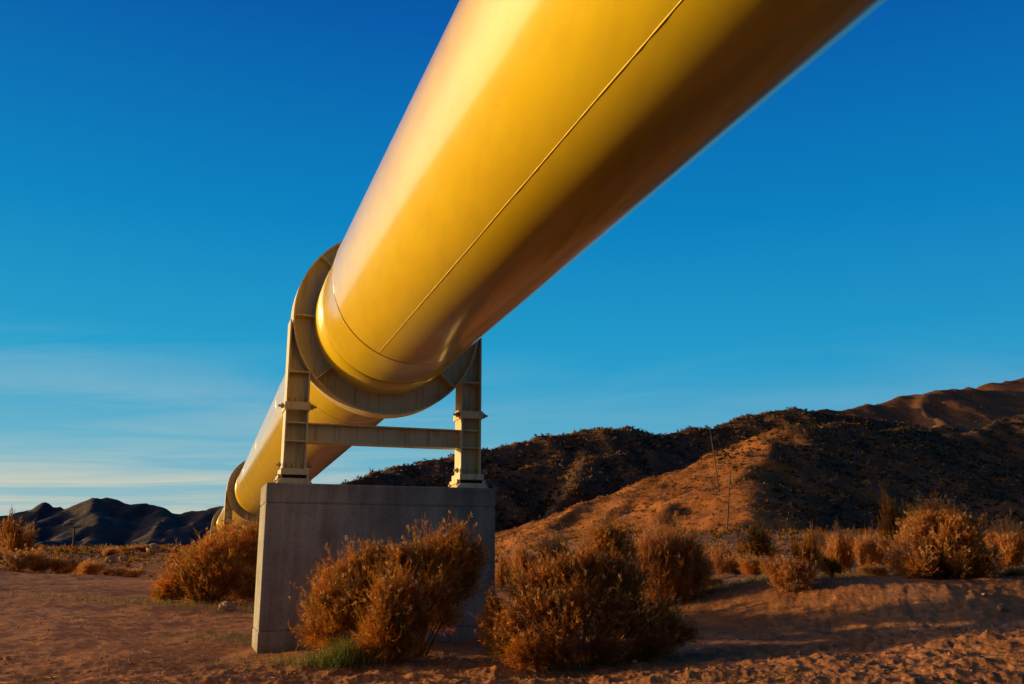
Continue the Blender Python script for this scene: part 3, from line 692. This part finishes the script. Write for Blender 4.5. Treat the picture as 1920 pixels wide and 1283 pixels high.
s6 = scrub('hillside_scrub', hzB, 12000, (-80, 170, 180, 350), .75, 66, DG, 9); s6['label'] = 'dark evergreen scrub in the gullies of the hill behind the near pier'
# scrub on the plain
s4 = scrub('plain_scrub', lambda x, y: ground(x, y, False), 8000, (-70, 75, 57, 190), .42, 64, [OCH * .5, PAL * .45, RUS * .5, OLI * .6], 10); s4['label'] = 'low dry scrub scattered over the plain below the hills'

# grass
def grass(name, boxes, seed, cols, label, h=.22, w=.008):
    rg = np.random.default_rng(seed); sets = []
    for (px, py0, Y, sx, sy, n) in boxes:
        c = place(px, Y); x = c[0] + rg.normal(size=n) * sx; y = Y + rg.normal(size=n) * sy; z = ground(x, y)
        d = unit(np.stack([rg.normal(size=n) * .45, rg.normal(size=n) * .45, np.ones(n)], -1)); C = np.array(cols)[rg.integers(0, len(cols), n)] * (.6 + .8 * rg.random(n))[:, None]
        sets.append(blades(np.stack([x, y, z - .01], -1), d, h * py0 * (.4 + .9 * rg.random(n)), np.full(n, w), C * .7, C, rg))
    o = blade_mesh(name, sets, GRASS, None); return tag(o, label, 'grass', kind='stuff')
G1 = [(.07, .16, .02), (.12, .21, .03), (.24, .22, .05), (.30, .22, .08)]
grass('green_grass', [(648, 1.7, 14.6, .16, .14, 700), (630, 1.2, 14.5, .3, .16, 500), (600, .6, 14.7, .35, .2, 260), (560, .4, 15.2, .5, .3, 160), (210 + 240, .5, 18.2, .8, .5, 500)], 71, G1, 'bright green grass tuft at the foot of the rust orange bush')
G2 = [(.26, .24, .07), (.34, .26, .10), (.42, .27, .12), (.2, .22, .05)]
grass('dry_grass', [(1440, .6, 24.5, 1.6, .7, 1800), (1560, .5, 25, 2, .8, 1200), (1700, .5, 25, 2, .8, 1000), (520, .25, 15.4, 1.2, .5, 400), (900, .25, 14.3, 2.5, .5, 500), (1000, .3, 14.7, 1.2, .3, 500), (330, .6, 27, 2.2, .8, 900), (430, .7, 27, 2.0, .6, 800), (1330, .5, 24.5, 1, .5, 500)], 72, G2,
      'sparse dry yellow grass on the dirt', .28, .008)

# stones
def stones(name, n, gen, seed, label, mn=.008, mx=.034):
    rg = np.random.default_rng(seed); x, y = gen(rg, n); n = len(x)
    s = mn + (mx - mn) * rg.random(n) ** 3.5; z = ground(x, y) + s * .25
    ico = np.array([(0, 0, 1), (.9, 0, .3), (.25, .85, .35), (-.75, .5, .3), (-.7, -.55, .35), (.3, -.85, .3), (0, 0, -.7)])
    fc = np.array([(0, 1, 2), (0, 2, 3), (0, 3, 4), (0, 4, 5), (0, 5, 1), (6, 2, 1), (6, 3, 2), (6, 4, 3), (6, 5, 4), (6, 1, 5)])
    V = ico[None] * s[:, None, None] * np.array([1, 1, .7]) * (1 + .35 * rg.normal(size=(n, 7, 3))); a = rg.random(n) * 6.28; ca, sa = np.cos(a)[:, None], np.sin(a)[:, None]
    X = V[..., 0] * ca - V[..., 1] * sa + x[:, None]; Yv = V[..., 0] * sa + V[..., 1] * ca + y[:, None]; Zv = V[..., 2] + z[:, None]
    Fc = (np.arange(n)[:, None, None] * 7 + fc[None]).reshape(-1, 3)
    o = npmesh(name, np.stack([X, Yv, Zv], -1).reshape(-1, 3), Fc, GRAV); return tag(o, label, 'gravel', kind='stuff')
def gen1(rg, n):
    y = 10 + 50 * rg.random(n) ** 2.2; x = rg.uniform(-.6, .6, n) * y; return x, y
stones('gravel', 6000, gen1, 81, 'small loose stones scattered over the dirt')
def litter(n, seed):
    rg = np.random.default_rng(seed); y = 11 + 16 * rg.random(n) ** 1.6; x = rg.uniform(-.58, .58, n) * y; k = noise(x / 1.1, y / 1.1, 3) + .5 * noise(x / .3, y / .3, 7) > .05; x, y = x[k], y[k]; m = len(x)
    d = unit(np.stack([rg.normal(size=m), rg.normal(size=m), .15 * np.abs(rg.normal(size=m))], -1)); C = np.array([DRK, OCH * .5, PAL * .7, DRK * .6])[rg.integers(0, 4, m)]
    o = blade_mesh('plant_litter', [blades(np.stack([x, y, ground(x, y) + .008], -1), d, .05 + .16 * rg.random(m) ** 2, np.full(m, .010), C, C, rg)], GRASS, None)
    tag(o, 'dead twigs and dry plant litter strewn over the foreground dirt', 'litter', kind='stuff')
litter(9000, 91)
import mathutils
def rock(px, Y, s, label, seed, tint=1):
    rg = np.random.default_rng(seed); x, y, z = place(px, Y); z = float(ground(np.array([x]), np.array([y]))[0])
    nlat, nlon = 10, 14; V = []; 
    for i in range(nlat + 1):
        for j in range(nlon):
            a = pi * i / nlat; b_ = 2 * pi * j / nlon; u = np.array([sin(a) * cos(b_), sin(a) * sin(b_), cos(a)])
            k = 1 + .35 * float(noise(u[0] * 1.4 + seed, u[1] * 1.4 + u[2] * 1.7, seed)) + .12 * float(noise(u[0] * 4 + seed, u[1] * 4 + u[2] * 3, seed + 1))
            V.append(u * k * s * np.array([1, .85, .75]))
    Fc = [(i * nlon + j, (i + 1) * nlon + j, (i + 1) * nlon + (j + 1) % nlon, i * nlon + (j + 1) % nlon) for i in range(nlat) for j in range(nlon)]
    m = MB(); m.add(V, Fc); o = m.build('rock', ROCK); o.location = (x, y, z + s * .35); o.rotation_euler = (0, 0, rg.random() * 6); tag(o, label, 'rock', 'loose rocks lying on the dirt')
for i, a in enumerate([(1879, 20.8, .11, 'sunlit orange rock on the dirt berm at the right edge'), (1697, 15.6, .085, 'pale rock in the lit foreground dirt at lower right'), (1765, 15.2, .05, 'small rock right of the pale foreground rock'),
    (1093, 13.4, .05, 'white pebble at the bottom edge below the seed head bush'), (14, 14.2, .05, 'small white stone in the bottom left corner'), (1500, 13.9, .05, 'small rock in the lower right foreground left of the pale rock'),
    (1190, 14.2, .04, 'small brown rock right of the white pebble'), (1820, 14.4, .05, 'small rock near the bottom right corner'), (425, 26.5, .22, 'flat orange rock at the foot of the broad orange bush'),
    (288, 108, .9, 'pale boulder on the rocky rise beside the pipeline'), (332, 120, .6, 'small white boulder by the road on the skyline'), (210, 72, .45, 'boulder right of the left utility pole'), (232, 74, .4, 'boulder in the middle of the rocky bank'),
    (1350, 160 / 2.4, .35, 'grey rock on the slope below the hillside poles'), (1845, 21.5, .05, 'small stone left of the sunlit orange rock')]): rock(*a, seed=300 + i)

# ------------------------------------------------------------------ utility poles
def pole(px, top, bot, Y, lean, label, arm=True):
    p0 = pt(px, bot, Y); p1 = pt(px + lean, top, Y); r = empty('utility_pole', tuple(p0)); tag(r, label, 'utility pole')
    v = p1 - p0; L = np.linalg.norm(v); m = MB(); m.tube([(0, 0, -1.0), tuple(v * .5), tuple(v)], [.19, .16, .12], 12); m.build('pole', WOOD, r)
    if arm:
        m = MB(); t = v * .955; m.box(t[0] - 1.1, t[0] + 1.1, t[1] - .2, t[1] - .07, t[2] - .07, t[2] + .07); m.build('crossarm', WOOD, r)
        for dx in (-.95, -.4, .95):
            m = MB(); m.tube([(t[0] + dx, t[1] - .13, t[2] + .07), (t[0] + dx, t[1] - .13, t[2] + .16), (t[0] + dx, t[1] - .13, t[2] + .24)], [.03, .07, .04], 8); m.build('insulator', WIRE, r)
    return p0 + v * .955
hA = lambda px, Y: 0
a1 = pole(134, 985, 1066, 150, 6, 'thin utility pole beyond the bank at the left')
a2 = pole(1351, 935, 0, 1, 0, 'x') if False else None
def hillpole(px, top, H, Y, lean, label, arm=True):
    x = (px - 960) / F * Y; 
    best = None
    for Yk in np.arange(110, 205, 1.0):
        zk = float(hzA(np.array([(px - 960) / F * Yk]), np.array([Yk]))[0]); v = np.array([(px - 960) / F * Yk, Yk, zk]) - CAM
        e = abs(641.5 - F * (v @ UP) / (v @ FW) - H)
        if best is None or e < best[0]: best = (e, Yk)
    Y = float(best[1]); x = (px - 960) / F * (Y * cos(PITCH) + 10 * sin(PITCH))
    z = float(hzA(np.array([x]), np.array([Y]))[0]); zt = pt(px, top, Y)[2]
    p0 = np.array([x, Y, z]); r = empty('utility_pole', tuple(p0)); tag(r, label, 'utility pole'); v = np.array([lean, 0, max(zt - z, 5)])
    m = MB(); m.tube([(0, 0, -1.0), tuple(v * .5), tuple(v)], [.10, .08, .055], 12); m.build('pole', WOOD, r)
    if not arm: return
    m = MB(); t = v * .95; m.box(t[0] - .7, t[0] + .7, t[1] - .26, t[1] - .14, t[2] - .05, t[2] + .05); m.build('crossarm', WOOD, r)
    for dx in (-.6, .6):
        m = MB(); m.tube([(t[0] + dx, t[1] - .2, t[2] + .06), (t[0] + dx, t[1] - .2, t[2] + .2)], [.05, .05], 8); m.build('insulator', WIRE, r)
    return p0 + v * .95
hillpole(1350, 806, 922, 172, -1.0, 'leaning utility pole on the sunlit flank of the hill')
hillpole(1356, 884, 1000, 140, .9, 'lower slim shaft leaning right below the hillside pole', False)  # bare tapered shaft without crossarm
# far end of the wire: a pole hidden behind the pipeline
m = MB(); q = pt(440, 975, 150)
for o_ in (0,):
    n = 30; m.tube([tuple(a1 + (q - a1) * k / n + np.array([0, -.13, .25 - 1.3 * 4 * (k / n) * (1 - k / n)])) for k in range(n + 1)], .022, 6)
    m.tube([tuple(a1 + np.array([-.95, -.13, .25]) + (np.array([-60, 0, -2.])) * k / n + np.array([0, 0, -1.0 * 4 * (k / n) * (1 - k / n)])) for k in range(n + 1)], .018, 6)
tag(m.build('power_line', WIRE), 'thin power line running from the left utility pole', 'wire')

# ------------------------------------------------------------------ sky and sun
SUN_EL = radians(6.4); SUN_DIR = np.array([-1.0, .10, 0]); SUN_DIR = SUN_DIR / np.linalg.norm(SUN_DIR) * cos(SUN_EL); SUN_DIR[2] = sin(SUN_EL)
sl_ = D.lights.new('sun', 'SUN'); sl_.energy = 5.0; sl_.angle = radians(.55); sl_.color = (1.0, .64, .24)
so = D.objects.new('sun', sl_); link(so); so.rotation_euler = mathutils.Vector(SUN_DIR).to_track_quat('Z', 'Y').to_euler()
w = D.worlds.new('World'); scn.world = w; w.use_nodes = True; nt = w.node_tree; bg = nt.nodes['Background']
sky = nt.nodes.new('ShaderNodeTexSky'); sky.sky_type = 'NISHITA'; sky.sun_disc = False; sky.sun_elevation = SUN_EL
sky.sun_rotation = math.atan2(SUN_DIR[0], SUN_DIR[1]); sky.air_density = 1.0; sky.dust_density = .6; sky.ozone_density = 2.5
tc = nt.nodes.new('ShaderNodeTexCoord'); nrm = N(nt, 'ShaderNodeVectorMath', operation='NORMALIZE'); nt.links.new(tc.outputs['Generated'], nrm.inputs[0])
sep = nt.nodes.new('ShaderNodeSeparateXYZ'); nt.links.new(nrm.outputs[0], sep.inputs[0])
# deep polarised blue towards the zenith, pale at the horizon
g = ramp(nt, sep.outputs['Z'], [(0.0, (6.2, 6.2, 4.7)), (.045, (3.2, 5.1, 5.5)), (.11, (1.35, 4.5, 6.1)), (.20, (.15, 3.5, 6.2)), (.34, (.0, 2.3, 5.5)), (.52, (.0, 1.08, 4.2)), (.66, (.005, .5, 2.2)), (1.0, (.005, .25, 1.2))])
# right side a little deeper
azr = ramp(nt, sep.outputs['X'], [(0.0, (1.25, 1.08, 1.0)), (.5, (1.0, 1.0, 1.0)), (1.0, (.8, .85, .95))])
mr = nt.nodes.new('ShaderNodeMapRange'); mr.inputs[1].default_value = -1; mr.inputs[2].default_value = 1; nt.links.new(sep.outputs['X'], mr.inputs[0])
nt.links.new(mr.outputs[0], azr.node.inputs[0])
g = mixc(nt, 1.0, g, azr, 'MULTIPLY')
g = mixc(nt, .06, g, sky.outputs[0])
# warm glow around the low sun
dt = N(nt, 'ShaderNodeVectorMath', operation='DOT_PRODUCT'); nt.links.new(nrm.outputs[0], dt.inputs[0]); dt.inputs[1].default_value = tuple(SUN_DIR)
gl = ramp(nt, dt.outputs['Value'], [(.70, (0, 0, 0)), (.88, (.35,) * 3), (.97, (1, 1, 1))])
hz_ = ramp(nt, sep.outputs['Z'], [(0.0, (1, 1, 1)), (.35, (.75,) * 3), (.75, (.10,) * 3)])
glow = mixc(nt, 1.0, gl, hz_, 'MULTIPLY')
g = mixc(nt, glow, g, (58.0, 44.0, 29.0))
my = nt.nodes.new('ShaderNodeMapRange'); my.inputs[1].default_value = -1; my.inputs[2].default_value = 1; nt.links.new(sep.outputs['Y'], my.inputs[0])
g = mixc(nt, 1.0, g, ramp(nt, my.outputs[0], [(.2, (.32, .32, .36)), (.62, (1, 1, 1))]), 'MULTIPLY')
# thin cirrus near the horizon
ad = N(nt, 'ShaderNodeMath', operation='ADD'); nt.links.new(sep.outputs['Z'], ad.inputs[0]); ad.inputs[1].default_value = .05
dv = N(nt, 'ShaderNodeVectorMath', operation='DIVIDE'); nt.links.new(nrm.outputs[0], dv.inputs[0])
cmb = nt.nodes.new('ShaderNodeCombineXYZ'); nt.links.new(ad.outputs[0], cmb.inputs[0]); nt.links.new(ad.outputs[0], cmb.inputs[1]); cmb.inputs[2].default_value = 1
nt.links.new(cmb.outputs[0], dv.inputs[1])
mp = nt.nodes.new('ShaderNodeMapping'); mp.inputs['Scale'].default_value = (.42, 1.15, .0); mp.inputs['Rotation'].default_value = (0, 0, radians(-12)); nt.links.new(dv.outputs[0], mp.inputs[0])
c1 = N(nt, 'ShaderNodeTexNoise', Scale=1.0, Detail=8, Roughness=.57, Distortion=.9); nt.links.new(mp.outputs[0], c1.inputs['Vector'])
cl = ramp(nt, c1.outputs['Fac'], [(.42, (0, 0, 0)), (.66, (1, 1, 1))])
band = ramp(nt, sep.outputs['Z'], [(0.0, (.85,) * 3), (.075, (.95,) * 3), (.115, (.30,) * 3), (.17, (.40,) * 3), (.23, (0, 0, 0))])
side = ramp(nt, sep.outputs['X'], [(0.0, (1,) * 3), (.40, (1,) * 3), (.52, (.42,) * 3), (.62, (.28,) * 3)]); nt.links.new(mr.outputs[0], side.node.inputs[0])
cl = mixc(nt, 1.0, mixc(nt, 1.0, cl, band, 'MULTIPLY'), side, 'MULTIPLY')
ccol = ramp(nt, sep.outputs['Z'], [(0.0, (6.6, 6.2, 4.6)), (.08, (5.9, 6.1, 5.0)), (.16, (4.0, 5.4, 6.0)), (.25, (3.0, 5.0, 6.0))])
g = mixc(nt, cl, g, ccol)
nt.links.new(g, bg.inputs['Color']); bg.inputs['Strength'].default_value = .1
scn.view_settings.view_transform = 'Standard'; scn.view_settings.look = 'None'; scn.view_settings.exposure = 0; scn.view_settings.gamma = 1
scn.render.engine = 'CYCLES'
scn.cycles.max_bounces = 6; scn.cycles.transparent_max_bounces = 4
